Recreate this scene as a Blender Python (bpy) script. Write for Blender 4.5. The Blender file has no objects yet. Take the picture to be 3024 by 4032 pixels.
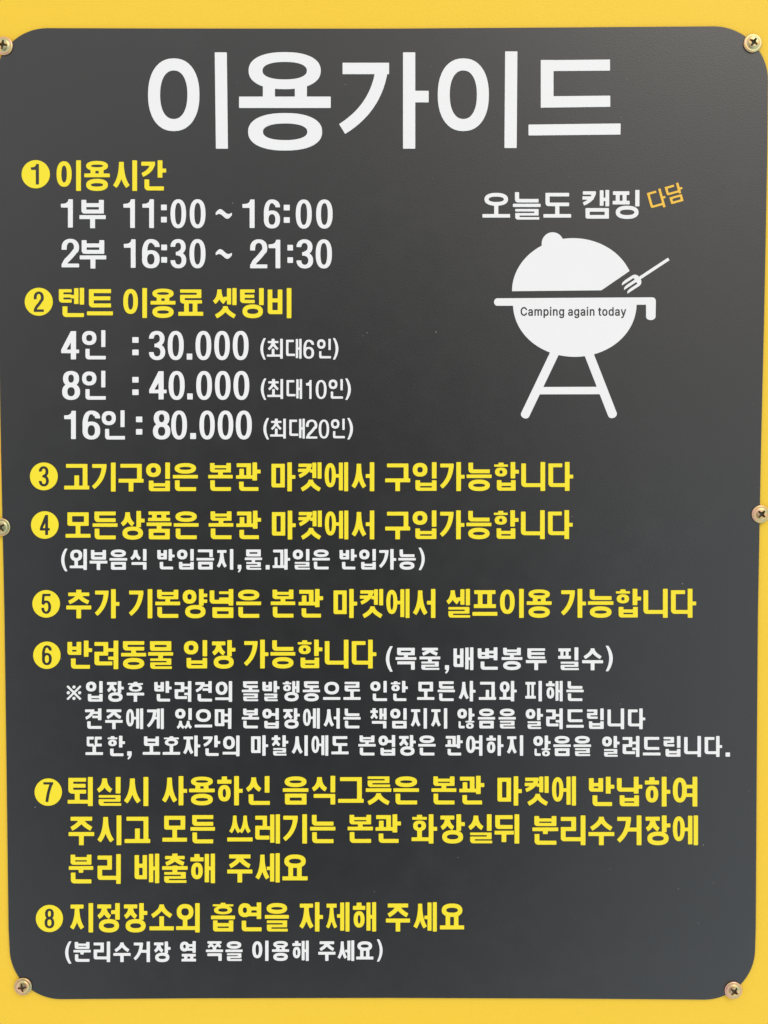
import bpy, bmesh, math, random
import numpy as np
from mathutils import Vector, Matrix

random.seed(7)
C = bpy.context.scene.collection
SC = bpy.context.scene

# ------------------------------------------------------------------ camera
PITCH = math.radians(1.55)          # camera looks very slightly down at the wall
DIST = 0.437                        # metres from the sign
ZC = 1.45
LENS = 26.0
cam_d = bpy.data.cameras.new('camera')
cam_d.sensor_fit = 'AUTO'
cam_d.sensor_width = 36.0
cam_d.lens = LENS
cam_d.clip_start = 0.01
cam_d.clip_end = 500
cam = bpy.data.objects.new('camera', cam_d)
C.objects.link(cam)
cam.location = (0, -DIST, ZC)
cam.rotation_euler = (math.pi / 2 - PITCH, 0, 0)
SC.camera = cam

# ------------------------------------------------------------------ world, sun, exposure
SUN_EL, SUN_AZ = math.radians(46), math.radians(38)   # azimuth measured from the sign's normal towards the right
w = bpy.data.worlds.new('World')
SC.world = w
w.use_nodes = True
nt = w.node_tree
nt.nodes.clear()
N = nt.nodes.new
out = N('ShaderNodeOutputWorld')
bg = N('ShaderNodeBackground')
sky = N('ShaderNodeTexSky')
sky.sky_type = 'NISHITA'
sky.sun_disc = False
sky.sun_elevation = SUN_EL
sky.sun_rotation = math.pi - SUN_AZ
sky.dust_density = 4.0
sky.air_density = 1.0
sky.ozone_density = 1.0
bg.inputs['Strength'].default_value = 0.12
tc = N('ShaderNodeTexCoord')
sep = N('ShaderNodeSeparateXYZ')
nt.links.new(tc.outputs['Generated'], sep.inputs[0])


def wmath(op, a, b_=0.0):
    m = N('ShaderNodeMath')
    m.operation = op
    for i, v in enumerate((a, b_)):
        if isinstance(v, (int, float)):
            m.inputs[i].default_value = v
        else:
            nt.links.new(v, m.inputs[i])
    return m.outputs[0]


def wrange(src, a, b_, c=0.0, d=1.0):
    m = N('ShaderNodeMapRange')
    m.interpolation_type = 'SMOOTHSTEP'
    for k, v in zip(('From Min', 'From Max', 'To Min', 'To Max'), (a, b_, c, d)):
        m.inputs[k].default_value = v
    nt.links.new(src, m.inputs['Value'])
    return m.outputs['Result']


def wmix(fac, ca, cb):
    m = N('ShaderNodeMix')
    m.data_type = 'RGBA'
    if isinstance(fac, float):
        m.inputs['Factor'].default_value = fac
    else:
        nt.links.new(fac, m.inputs['Factor'])
    for i, v in ((6, ca), (7, cb)):
        if isinstance(v, tuple):
            m.inputs[i].default_value = (*v, 1)
        else:
            nt.links.new(v, m.inputs[i])
    return m.outputs[2]


# thin cloud over the blue sky, pale paving below the horizon, and an added dark oval facing the sign to dim its reflections
cloudy = wmix(0.85, sky.outputs['Color'], (11.0, 10.7, 10.4))
w1 = wmix(wrange(sep.outputs['Z'], -0.08, 0.05), (9.6, 10.5, 11.2), cloudy)
ahead = wmath('MAXIMUM', wmath('MULTIPLY', sep.outputs['Y'], -1.0), 0.03)
ux = wmath('DIVIDE', wmath('ADD', wmath('DIVIDE', sep.outputs['X'], ahead), 0.14), 0.58)
uz = wmath('DIVIDE', wmath('ADD', wmath('DIVIDE', sep.outputs['Z'], ahead), 0.30), 0.86)
rad = wmath('SQRT', wmath('ADD', wmath('MULTIPLY', ux, ux), wmath('MULTIPLY', uz, uz)))
w2 = wmix(wrange(rad, 0.45, 1.12), (0.3, 0.31, 0.3), w1)
nt.links.new(w2, bg.inputs['Color'])
nt.links.new(bg.outputs[0], out.inputs['Surface'])

sun_d = bpy.data.lights.new('sun', 'SUN')
sun_d.energy = 0.95
sun_d.angle = math.radians(30)
sun_d.color = (1.0, 0.925, 0.80)
sun = bpy.data.objects.new('sun', sun_d)
C.objects.link(sun)
sdir = Vector((math.sin(SUN_AZ) * math.cos(SUN_EL), -math.cos(SUN_AZ) * math.cos(SUN_EL), math.sin(SUN_EL)))
sun.location = sdir * 3 + Vector((0, 0, ZC))
sun.rotation_euler = sdir.to_track_quat('Z', 'Y').to_euler()

SC.view_settings.view_transform = 'Standard'
SC.view_settings.look = 'None'
SC.view_settings.exposure = -0.05
SC.view_settings.gamma = 1.0
SC.view_settings.use_curve_mapping = False

# ------------------------------------------------------------------ photo pixel -> point on the sign's plane
F = LENS / 36.0 * 4032
cp, sp = math.cos(PITCH), math.sin(PITCH)


def plane(px, py, y=0.0):
    """photo pixel (3024 x 4032) to (x, z) on the vertical plane y."""
    a = (px - 1512) / F
    b = -(py - 2016) / F
    # camera axes in world: right (1,0,0); up (0, sp, cp); forward (0, cp, -sp)
    dx, dy, dz = a, b * sp + cp, b * cp - sp
    t = (y + DIST) / dy
    return dx * t, ZC + dz * t




# ------------------------------------------------------------------ materials
def mat(name, base, rough, spec=0.5, metal=0.0):
    m = bpy.data.materials.new(name)
    m.use_nodes = True
    b = m.node_tree.nodes['Principled BSDF']
    b.inputs['Base Color'].default_value = (*base, 1)
    b.inputs['Roughness'].default_value = rough
    b.inputs['Specular IOR Level'].default_value = spec
    b.inputs['Metallic'].default_value = metal
    return m, b, m.node_tree


def noise(t, scale, detail=3, rough=0.5, coord='Object', vscale=None):
    tcn = t.nodes.new('ShaderNodeTexCoord')
    n = t.nodes.new('ShaderNodeTexNoise')
    n.inputs['Scale'].default_value = scale
    n.inputs['Detail'].default_value = detail
    n.inputs['Roughness'].default_value = rough
    if vscale:
        mp = t.nodes.new('ShaderNodeMapping')
        mp.inputs['Scale'].default_value = vscale
        t.links.new(tcn.outputs[coord], mp.inputs['Vector'])
        t.links.new(mp.outputs[0], n.inputs['Vector'])
    else:
        t.links.new(tcn.outputs[coord], n.inputs['Vector'])
    return n


def bump(t, b, src, strength, dist):
    bp = t.nodes.new('ShaderNodeBump')
    bp.inputs['Strength'].default_value = strength
    bp.inputs['Distance'].default_value = dist
    t.links.new(src, bp.inputs['Height'])
    t.links.new(bp.outputs[0], b.inputs['Normal'])
    return bp


def maprange(t, src, a, b_, c, d):
    m = t.nodes.new('ShaderNodeMapRange')
    for k, v in zip(('From Min', 'From Max', 'To Min', 'To Max'), (a, b_, c, d)):
        m.inputs[k].default_value = v
    t.links.new(src, m.inputs['Value'])
    return m.outputs['Result']


def mathn(t, op, a, b_):
    m = t.nodes.new('ShaderNodeMath')
    m.operation = op
    for i, v in enumerate((a, b_)):
        if isinstance(v, (int, float)):
            m.inputs[i].default_value = v
        else:
            t.links.new(v, m.inputs[i])
    return m.outputs[0]


def mixcol(t, fac, ca, cb):
    m = t.nodes.new('ShaderNodeMix')
    m.data_type = 'RGBA'
    t.links.new(fac, m.inputs['Factor'])
    for i, v in ((6, ca), (7, cb)):
        if isinstance(v, tuple):
            m.inputs[i].default_value = (*v, 1)
        else:
            t.links.new(v, m.inputs[i])
    return m.outputs[2]


# yellow board: satin painted metal with a fine orange-peel
YB = (0.865, 0.562, 0.030)
m_board, b, t = mat('yellow_paint', YB, 0.55, 0.35)
n1 = noise(t, 800, 3, 0.6)
n2 = noise(t, 6, 3, 0.55)
n3 = noise(t, 420, 2, 0.5)
c1 = mixcol(t, maprange(t, n2.outputs['Fac'], 0.3, 0.7, 0, 1), (YB[0], YB[1] * 0.985, YB[2]), (YB[0], YB[1] * 1.02, YB[2] * 1.25))
c2 = mixcol(t, maprange(t, n3.outputs['Fac'], 0.35, 0.65, 0, 0.06), c1, (0.72, 0.42, 0.03))
t.links.new(c2, b.inputs['Base Color'])
bump(t, b, n1.outputs['Fac'], 0.35, 0.0004)


def specks(t, cells, keep, rmin, rmax):
    """small round dust specks: returns mask 0..1"""
    tcn = t.nodes.new('ShaderNodeTexCoord')
    v = t.nodes.new('ShaderNodeTexVoronoi')
    v.voronoi_dimensions = '3D'
    v.inputs['Scale'].default_value = cells
    mp = t.nodes.new('ShaderNodeMapping')
    mp.inputs['Scale'].default_value = (1, 1, 0)
    mp.inputs['Location'].default_value = (random.uniform(0, 9), random.uniform(0, 9), 0.37)
    t.links.new(tcn.outputs['Object'], mp.inputs['Vector'])
    t.links.new(mp.outputs[0], v.inputs['Vector'])
    sepc = t.nodes.new('ShaderNodeSeparateColor')
    t.links.new(v.outputs['Color'], sepc.inputs[0])
    on = mathn(t, 'GREATER_THAN', sepc.outputs[0], 1 - keep)
    rad = maprange(t, sepc.outputs[1], 0, 1, rmin * cells, rmax * cells)
    q = mathn(t, 'DIVIDE', v.outputs['Distance'], rad)
    soft = maprange(t, q, 0.55, 1.0, 1, 0)
    k = mathn(t, 'MULTIPLY', on, soft)
    return mathn(t, 'MULTIPLY', k, maprange(t, sepc.outputs[2], 0, 1, 0.25, 1))


# black panel: matt laminated print, slightly dusty
m_black, b, t = mat('black_laminate', (0.0115, 0.0115, 0.012), 0.38, 0.75)
n1 = noise(t, 900, 2, 0.55, vscale=(0.75, 1.3, 1))
n2 = noise(t, 9, 4, 0.6)
n3 = noise(t, 55, 4, 0.65)
dust = mathn(t, 'MULTIPLY', maprange(t, n2.outputs['Fac'], 0.48, 0.75, 0, 1), maprange(t, n3.outputs['Fac'], 0.42, 0.75, 0, 1))
base = mixcol(t, maprange(t, dust, 0, 1, 0, 0.05), (0.0115, 0.0115, 0.012), (0.16, 0.16, 0.16))
s1 = specks(t, 75, 0.17, 0.00018, 0.00048)
s2 = specks(t, 150, 0.12, 0.00012, 0.00032)
# more grit towards the lower right corner where rain splashes it
tcn = t.nodes.new('ShaderNodeTexCoord')
vs = t.nodes.new('ShaderNodeVectorMath')
vs.operation = 'DISTANCE'
t.links.new(tcn.outputs['Object'], vs.inputs[0])
vs.inputs[1].default_value = (0.185, -0.225, 0)
near = maprange(t, vs.outputs['Value'], 0.02, 0.11, 1, 0)
s3 = mathn(t, 'MULTIPLY', specks(t, 240, 0.22, 0.00012, 0.00030), near)


def scratches(t, ang, cells, keep):
    tcn = t.nodes.new('ShaderNodeTexCoord')
    mp = t.nodes.new('ShaderNodeMapping')
    mp.inputs['Rotation'].default_value = (0, 0, math.radians(ang))
    mp.inputs['Location'].default_value = (random.uniform(0, 5), random.uniform(0, 5), 0)
    t.links.new(tcn.outputs['Object'], mp.inputs['Vector'])
    sc_ = t.nodes.new('ShaderNodeMapping')
    sc_.inputs['Scale'].default_value = (0.05, 1, 0)
    t.links.new(mp.outputs[0], sc_.inputs['Vector'])
    v = t.nodes.new('ShaderNodeTexVoronoi')
    v.inputs['Scale'].default_value = cells
    t.links.new(sc_.outputs[0], v.inputs['Vector'])
    sepc = t.nodes.new('ShaderNodeSeparateColor')
    t.links.new(v.outputs['Color'], sepc.inputs[0])
    on = mathn(t, 'GREATER_THAN', sepc.outputs[0], 1 - keep)
    line = maprange(t, v.outputs['Distance'], 0.00006 * cells, 0.00022 * cells, 1, 0)
    return mathn(t, 'MULTIPLY', mathn(t, 'MULTIPLY', on, line), maprange(t, sepc.outputs[2], 0, 1, 0.08, 0.38))


s = mathn(t, 'MAXIMUM', mathn(t, 'MAXIMUM', s1, s2), s3)
for ang, cells, keep in ((27, 40, 0.06), (-48, 40, 0.05), (78, 40, 0.04)):
    s = mathn(t, 'MAXIMUM', s, scratches(t, ang, cells, keep))
t.links.new(mixcol(t, mathn(t, 'MULTIPLY', s, 0.75), base, (0.42, 0.42, 0.40)), b.inputs['Base Color'])
t.links.new(maprange(t, n3.outputs['Fac'], 0.3, 0.7, 0.345, 0.395), b.inputs['Roughness'])
bump(t, b, n1.outputs['Fac'], 0.24, 0.00018)


def ink(name, col, dim):
    m, b, t = mat(name, col, 0.5, 0.4)
    n = noise(t, 40, 4, 0.6)
    base = mixcol(t, maprange(t, n.outputs['Fac'], 0.35, 0.7, 0, 1), col, tuple(c * dim for c in col))
    sp_ = specks(t, 60, 0.06, 0.0002, 0.0004)
    t.links.new(mixcol(t, mathn(t, 'MULTIPLY', sp_, 0.55), base, (0.25, 0.24, 0.22)), b.inputs['Base Color'])
    return m


m_white = ink('white_ink', (0.80, 0.80, 0.80), 0.985)
m_yellow = ink('lemon_ink', (0.88, 0.72, 0.022), 0.98)
m_gold = ink('amber_ink', (0.85, 0.50, 0.055), 0.98)


# ------------------------------------------------------------------ shapes as signed distances -> outlines
def sd_loops(P, loops):
    A = np.concatenate([np.asarray(l, float) for l in loops])
    B = np.concatenate([np.roll(np.asarray(l, float), -1, 0) for l in loops])
    D = B - A
    L2 = np.maximum((D ** 2).sum(1), 1e-12)
    best = np.full(len(P), 1e18)
    par = np.zeros(len(P), bool)
    px, py = P[:, 0], P[:, 1]
    for a, bb, d, l2 in zip(A, B, D, L2):
        ax, ay = px - a[0], py - a[1]
        tt = np.clip((ax * d[0] + ay * d[1]) / l2, 0, 1)
        ex, ey = ax - tt * d[0], ay - tt * d[1]
        np.minimum(best, ex * ex + ey * ey, out=best)
        if a[1] != bb[1]:
            c = (a[1] > py) != (bb[1] > py)
            par ^= c & (px < d[0] * (py - a[1]) / d[1] + a[0])
    s = np.sqrt(best)
    s[par] *= -1
    return s


class G:
    """a glyph: a union of polygons (each a list of loops, even-odd), minus others"""

    def __init__(s):
        s.add, s.sub = [], []

    def poly(s, *pts):
        s.add.append([list(pts)])

    def rect(s, x0, y0, x1, y1):
        s.add.append([[(x0, y0), (x1, y0), (x1, y1), (x0, y1)]])

    def ell(s, x0, y0, x1, y1, e=2.25, n=44):
        cx, cy, a, b = (x0 + x1) / 2, (y0 + y1) / 2, (x1 - x0) / 2, (y1 - y0) / 2
        r = []
        for i in range(n):
            th = 2 * math.pi * i / n
            c, q = math.cos(th), math.sin(th)
            r.append((cx + a * math.copysign(abs(c) ** (2 / e), c), cy + b * math.copysign(abs(q) ** (2 / e), q)))
        return r

    def ring(s, x0, y0, x1, y1, tx, ty, e=2.3):
        tx = min(tx, (x1 - x0) * 0.37)
        ty = min(ty, (y1 - y0) * 0.36)
        s.add.append([s.ell(x0, y0, x1, y1, e), s.ell(x0 + tx, y0 + ty, x1 - tx, y1 - ty, e)])

    def sector(s, x0, y0, x1, y1, tx, ty, a0, a1, n=26, e=2.2):
        """part of a ring between two angles (degrees, 0 = right, 90 = down)"""
        o, i_ = [], []
        for k in range(n + 1):
            th = math.radians(a0 + (a1 - a0) * k / n)
            c, q = math.cos(th), math.sin(th)
            c, q = math.copysign(abs(c) ** (2 / e), c), math.copysign(abs(q) ** (2 / e), q)
            cx, cy, a, b = (x0 + x1) / 2, (y0 + y1) / 2, (x1 - x0) / 2, (y1 - y0) / 2
            o.append((cx + a * c, cy + b * q))
            i_.append((cx + (a - tx) * c, cy + (b - ty) * q))
        s.add.append([o + i_[::-1]])

    def bez(s, p0, p1, p2, w0, w1=None, n=14, wy=None):
        """tapered stroke along a quadratic curve, butt ends; wy = thickness where the stroke runs level"""
        w1 = w0 if w1 is None else w1
        l, r = [], []
        for k in range(n + 1):
            u = k / n
            x = (1 - u) ** 2 * p0[0] + 2 * u * (1 - u) * p1[0] + u * u * p2[0]
            y = (1 - u) ** 2 * p0[1] + 2 * u * (1 - u) * p1[1] + u * u * p2[1]
            dx = 2 * (1 - u) * (p1[0] - p0[0]) + 2 * u * (p2[0] - p1[0])
            dy = 2 * (1 - u) * (p1[1] - p0[1]) + 2 * u * (p2[1] - p1[1])
            q = math.hypot(dx, dy) or 1
            nx, ny = -dy / q, dx / q
            wv = w0 + (w1 - w0) * u
            if wy is not None:
                wv = math.hypot(nx * wv, ny * wy)
            l.append((x + nx * wv / 2, y + ny * wv / 2))
            r.append((x - nx * wv / 2, y - ny * wv / 2))
        s.add.append([l + r[::-1]])

    def bl(s, x0, y0, x1, y1, tv, th, r):
        """left upright and bottom bar with a round lower left corner"""
        r = min(r, (x1 - x0) / 2, (y1 - y0) * 0.6)
        arc = [(x0 + r - r * math.sin(a), y1 - r + r * math.cos(a)) for a in [math.pi / 2 * k / 6 for k in range(7)]]
        s.add.append([[(x0, y0), (x0 + tv, y0), (x0 + tv, y1 - th), (x1, y1 - th), (x1, y1)] + arc])

    def bounds(s):
        p = np.concatenate([np.asarray(l) for a in s.add for l in a])
        return p.min(0), p.max(0)

    def contours(s, step=2.0, tol=0.22):
        lo, hi = s.bounds()
        lo = lo - 2.5 * step
        nx, ny = (np.ceil((hi - lo) / step) + 4).astype(int)
        gx, gy = np.meshgrid(lo[0] + step * np.arange(nx), lo[1] + step * np.arange(ny))
        P = np.stack([gx.ravel(), gy.ravel()], 1)
        v = np.full(len(P), 1e9)
        for a in s.add:
            v = np.minimum(v, sd_loops(P, a))
        for a, off in s.sub:
            v = np.maximum(v, -(sd_loops(P, a) - off))
        return trace(v.reshape(ny, nx), lo, step, tol)


def trace(v, lo, step, tol):
    v = v + 1e-7
    ins = v < 0
    code = ins[:-1, :-1] * 1 + ins[:-1, 1:] * 2 + ins[1:, 1:] * 4 + ins[1:, :-1] * 8
    nxt, pos = {}, {}

    def hp(i, j):
        k = ('h', i, j)
        if k not in pos:
            a, b_ = v[i, j], v[i, j + 1]
            pos[k] = (lo[0] + step * (j + a / (a - b_)), lo[1] + step * i)
        return k

    def vp(i, j):
        k = ('v', i, j)
        if k not in pos:
            a, b_ = v[i, j], v[i + 1, j]
            pos[k] = (lo[0] + step * j, lo[1] + step * (i + a / (a - b_)))
        return k
    for i, j in zip(*np.nonzero((code > 0) & (code < 15))):
        c = code[i, j]
        T, R, Bm, L = (lambda: hp(i, j)), (lambda: vp(i, j + 1)), (lambda: hp(i + 1, j)), (lambda: vp(i, j))
        tab = {1: [(T, L)], 2: [(R, T)], 3: [(R, L)], 4: [(Bm, R)], 6: [(Bm, T)], 7: [(Bm, L)], 8: [(L, Bm)],
               9: [(T, Bm)], 11: [(R, Bm)], 12: [(L, R)], 13: [(T, R)], 14: [(L, T)],
               5: [(T, L), (Bm, R)], 10: [(R, T), (L, Bm)]}[int(c)]
        for a, b_ in tab:
            nxt[a()] = b_()
    loops = []
    while nxt:
        k0, k = next(iter(nxt.items()))
        lp = [pos[k0]]
        del nxt[k0]
        while k != k0 and k in nxt:
            lp.append(pos[k])
            k = nxt.pop(k)
        if len(lp) > 7:
            loops.append(simplify(np.array(lp), tol))
    return loops


def rdp(p, tol):
    keep = np.zeros(len(p), bool)
    keep[0] = keep[-1] = True
    st = [(0, len(p) - 1)]
    while st:
        a, b_ = st.pop()
        if b_ - a < 2:
            continue
        d = p[b_] - p[a]
        q = p[a + 1:b_] - p[a]
        n_ = math.hypot(*d)
        dist = np.abs(d[0] * q[:, 1] - d[1] * q[:, 0]) / n_ if n_ > 1e-9 else np.hypot(q[:, 0], q[:, 1])
        m = int(dist.argmax())
        if dist[m] > tol:
            keep[a + 1 + m] = True
            st += [(a, a + 1 + m), (a + 1 + m, b_)]
    return p[keep]


def simplify(lp, tol):
    h = len(lp) // 2
    a = rdp(lp[:h + 1], tol)
    b_ = rdp(np.concatenate([lp[h:], lp[:1]]), tol)
    return np.concatenate([a[:-1], b_[:-1]])


# ------------------------------------------------------------------ lettering: Korean syllables put together from their letters
CHO = 'ㄱㄲㄴㄷㄸㄹㅁㅂㅃㅅㅆㅇㅈㅉㅊㅋㅌㅍㅎ'
JUNG = 'ㅏㅐㅑㅒㅓㅔㅕㅖㅗㅘㅙㅚㅛㅜㅝㅞㅟㅠㅡㅢㅣ'
JONG = ['', 'ㄱ', 'ㄲ', 'ㄳ', 'ㄴ', 'ㄵ', 'ㄶ', 'ㄷ', 'ㄹ', 'ㄺ', 'ㄻ', 'ㄼ', 'ㄽ', 'ㄾ', 'ㄿ', 'ㅀ', 'ㅁ', 'ㅂ', 'ㅄ', 'ㅅ', 'ㅆ', 'ㅇ',
        'ㅈ', 'ㅊ', 'ㅋ', 'ㅌ', 'ㅍ', 'ㅎ']


def fit(h, n, th, gap=0.62):
    return min(th, h / (n + gap * (n - 1)))


def legs(g, x0, y0, x1, y1, tv, th, cx=None, stem=True):
    w_, h = x1 - x0, y1 - y0
    cx = (x0 + x1) / 2 if cx is None else cx
    t = min(tv, w_ * 0.30)
    k = 0.62 if h > w_ * 0.75 else 0.45
    lo = min(th, t) * 1.0
    ex = t * 0.42
    ey = lo * 0.42
    g.bez((cx, y0), (cx + t * 0.0, y0 + h * k), (x0 + ex, y1 - ey), t, t * 0.97, wy=lo * 1.05)
    g.bez((cx, y0), (cx, y0 + h * k), (x1 - ex, y1 - ey), t, t * 0.97, wy=lo * 1.05)


def jamo(g, c, x0, y0, x1, y1, tv, th, role, join=None):
    w_, h = x1 - x0, y1 - y0
    tv = min(tv, w_ * 0.36)
    bx = join if join else x1
    if c == 'ㄱ':
        t = min(th, h * 0.4)
        if role == 'V':
            g.rect(x0 + w_ * 0.03, y0, x1, y0 + t)
            g.bez((x1 - tv / 2, y0), (x1 - tv / 2, y0 + h * 0.60), (x0 + tv * 0.30, y1 - t * 0.4), tv, tv * 0.95, wy=t)
        else:
            g.rect(x0, y0, x1, y0 + t)
            g.rect(x1 - tv, y0, x1, y1)
    elif c == 'ㅋ':
        t = fit(h * 0.62, 2, th)
        g.rect(x0 + w_ * 0.03, y0, x1, y0 + t)
        g.bez((x1 - tv / 2, y0), (x1 - tv / 2, y0 + h * 0.60), (x0 + tv * 0.25, y1 - t * 0.4), tv, tv * 0.95, wy=t)
        ym = y0 + h * 0.36
        g.rect(x0, ym, x1 - tv * 0.6, ym + t)
    elif c == 'ㄴ':
        t = min(th, h * 0.42)
        g.bl(x0, y0, bx, y1, tv, t, tv * 0.75)
    elif c == 'ㄷ':
        t = fit(h, 2, th)
        g.rect(x0, y0, x1, y0 + t)
        g.bl(x0, y0, bx, y1, tv, t, tv * 0.75)
    elif c == 'ㄸ':
        m = w_ * 0.04
        jamo(g, 'ㄷ', x0, y0, x0 + w_ / 2 - m, y1, tv, th, role)
        jamo(g, 'ㄷ', x0 + w_ / 2 + m, y0, x1, y1, tv, th, role)
    elif c == 'ㅌ':
        t = fit(h, 3, th)
        g.rect(x0, y0, x1, y0 + t)
        g.bl(x0, y0, bx, y1, tv, t, tv * 0.75)
        ym = y0 + (h - t) / 2
        g.rect(x0, ym, x1 - w_ * 0.03, ym + t)
    elif c == 'ㄹ':
        t = fit(h, 3, th)
        ym = y0 + (h - t) / 2
        g.rect(x0, y0, x1, y0 + t)
        g.rect(x1 - tv, y0, x1, ym + t)
        g.rect(x0, ym, x1, ym + t)
        g.bl(x0, ym, bx if join else x1 + (w_ * 0.03), y1, tv, t, tv * 0.6)
    elif c == 'ㅁ':
        t = fit(h, 2, th)
        g.rect(x0, y0, x1, y0 + t)
        g.bl(x0, y0, x1, y1, tv, t, tv * 0.45)
        g.rect(x1 - tv, y0, x1, y1)
    elif c == 'ㅂ':
        t = fit(h * (0.80 if role != 'V' or h > w_ else 0.66), 2, th)
        g.bl(x0, y0, x1, y1, tv, t, tv * 0.6)
        g.rect(x1 - tv, y0, x1, y1)
        ym = y0 + h * (0.36 if h > w_ * 0.7 else 0.24)
        g.rect(x0, ym, x1, ym + t)
    elif c == 'ㅍ':
        t = fit(h * 0.9, 2, th)
        g.rect(x0, y0, x1, y0 + t)
        g.rect(x0 - w_ * 0.02, y1 - t, bx if join else x1 + w_ * 0.02, y1)
        q = min(tv, w_ * 0.24)
        g.rect(x0 + w_ * 0.17, y0, x0 + w_ * 0.17 + q, y1)
        g.rect(x1 - w_ * 0.17 - q, y0, x1 - w_ * 0.17, y1)
    elif c == 'ㅅ':
        legs(g, x0, y0, x1, y1, tv, th)
    elif c == 'ㅆ':
        tv = tv * 0.80
        m = w_ * 0.5
        o = w_ * 0.035
        legs(g, x0, y0, x0 + m + o, y1, tv * 0.95, th, cx=x0 + m * 0.52)
        legs(g, x0 + m - o, y0, x1, y1, tv * 0.95, th, cx=x1 - m * 0.52)
    elif c == 'ㅈ':
        t = min(th, h * 0.34)
        g.rect(x0 + w_ * 0.05, y0, x1 - w_ * 0.05, y0 + t)
        legs(g, x0, y0 + t * 0.3, x1, y1, tv, th)
    elif c == 'ㅉ':
        t = min(th, h * 0.34)
        g.rect(x0 + w_ * 0.02, y0, x1 - w_ * 0.02, y0 + t)
        jamo(g, 'ㅆ', x0, y0 + t * 0.3, x1, y1, tv, th, role)
    elif c == 'ㅊ':
        k = h * 0.20
        cx = (x0 + x1) / 2
        g.rect(cx - tv * 0.55, y0 - h * 0.06, cx + tv * 0.55, y0 + k + 1)
        jamo(g, 'ㅈ', x0, y0 + k * 0.75, x1, y1, tv, th * 0.92, role)
    elif c == 'ㅇ':
        g.ring(x0, y0, x1, y1, tv, th * 1.06)
    elif c == 'ㅎ':
        cx = (x0 + x1) / 2
        t = min(th, h * 0.17)
        k = h * 0.115
        g.rect(cx - tv * 0.55, y0 - h * 0.02, cx + tv * 0.55, y0 + k + 1)
        g.rect(x0, y0 + k, x1, y0 + k + t)
        gp = h * 0.055 if h > w_ * 0.8 else -h * 0.02
        g.ring(x0 + w_ * 0.06, y0 + k + t + gp, x1 - w_ * 0.06, y1, tv * 0.95, min(th, h * 0.2))
    elif c == 'ㄶ':
        jamo(g, 'ㄴ', x0, y0 + h * 0.1, x0 + w_ * 0.40, y1 - h * 0.04, tv * 0.9, th * 0.9, role)
        jamo(g, 'ㅎ', x0 + w_ * 0.46, y0 - h * 0.06, x1 + w_ * 0.04, y1, tv * 0.82, th * 0.8, role)


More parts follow.
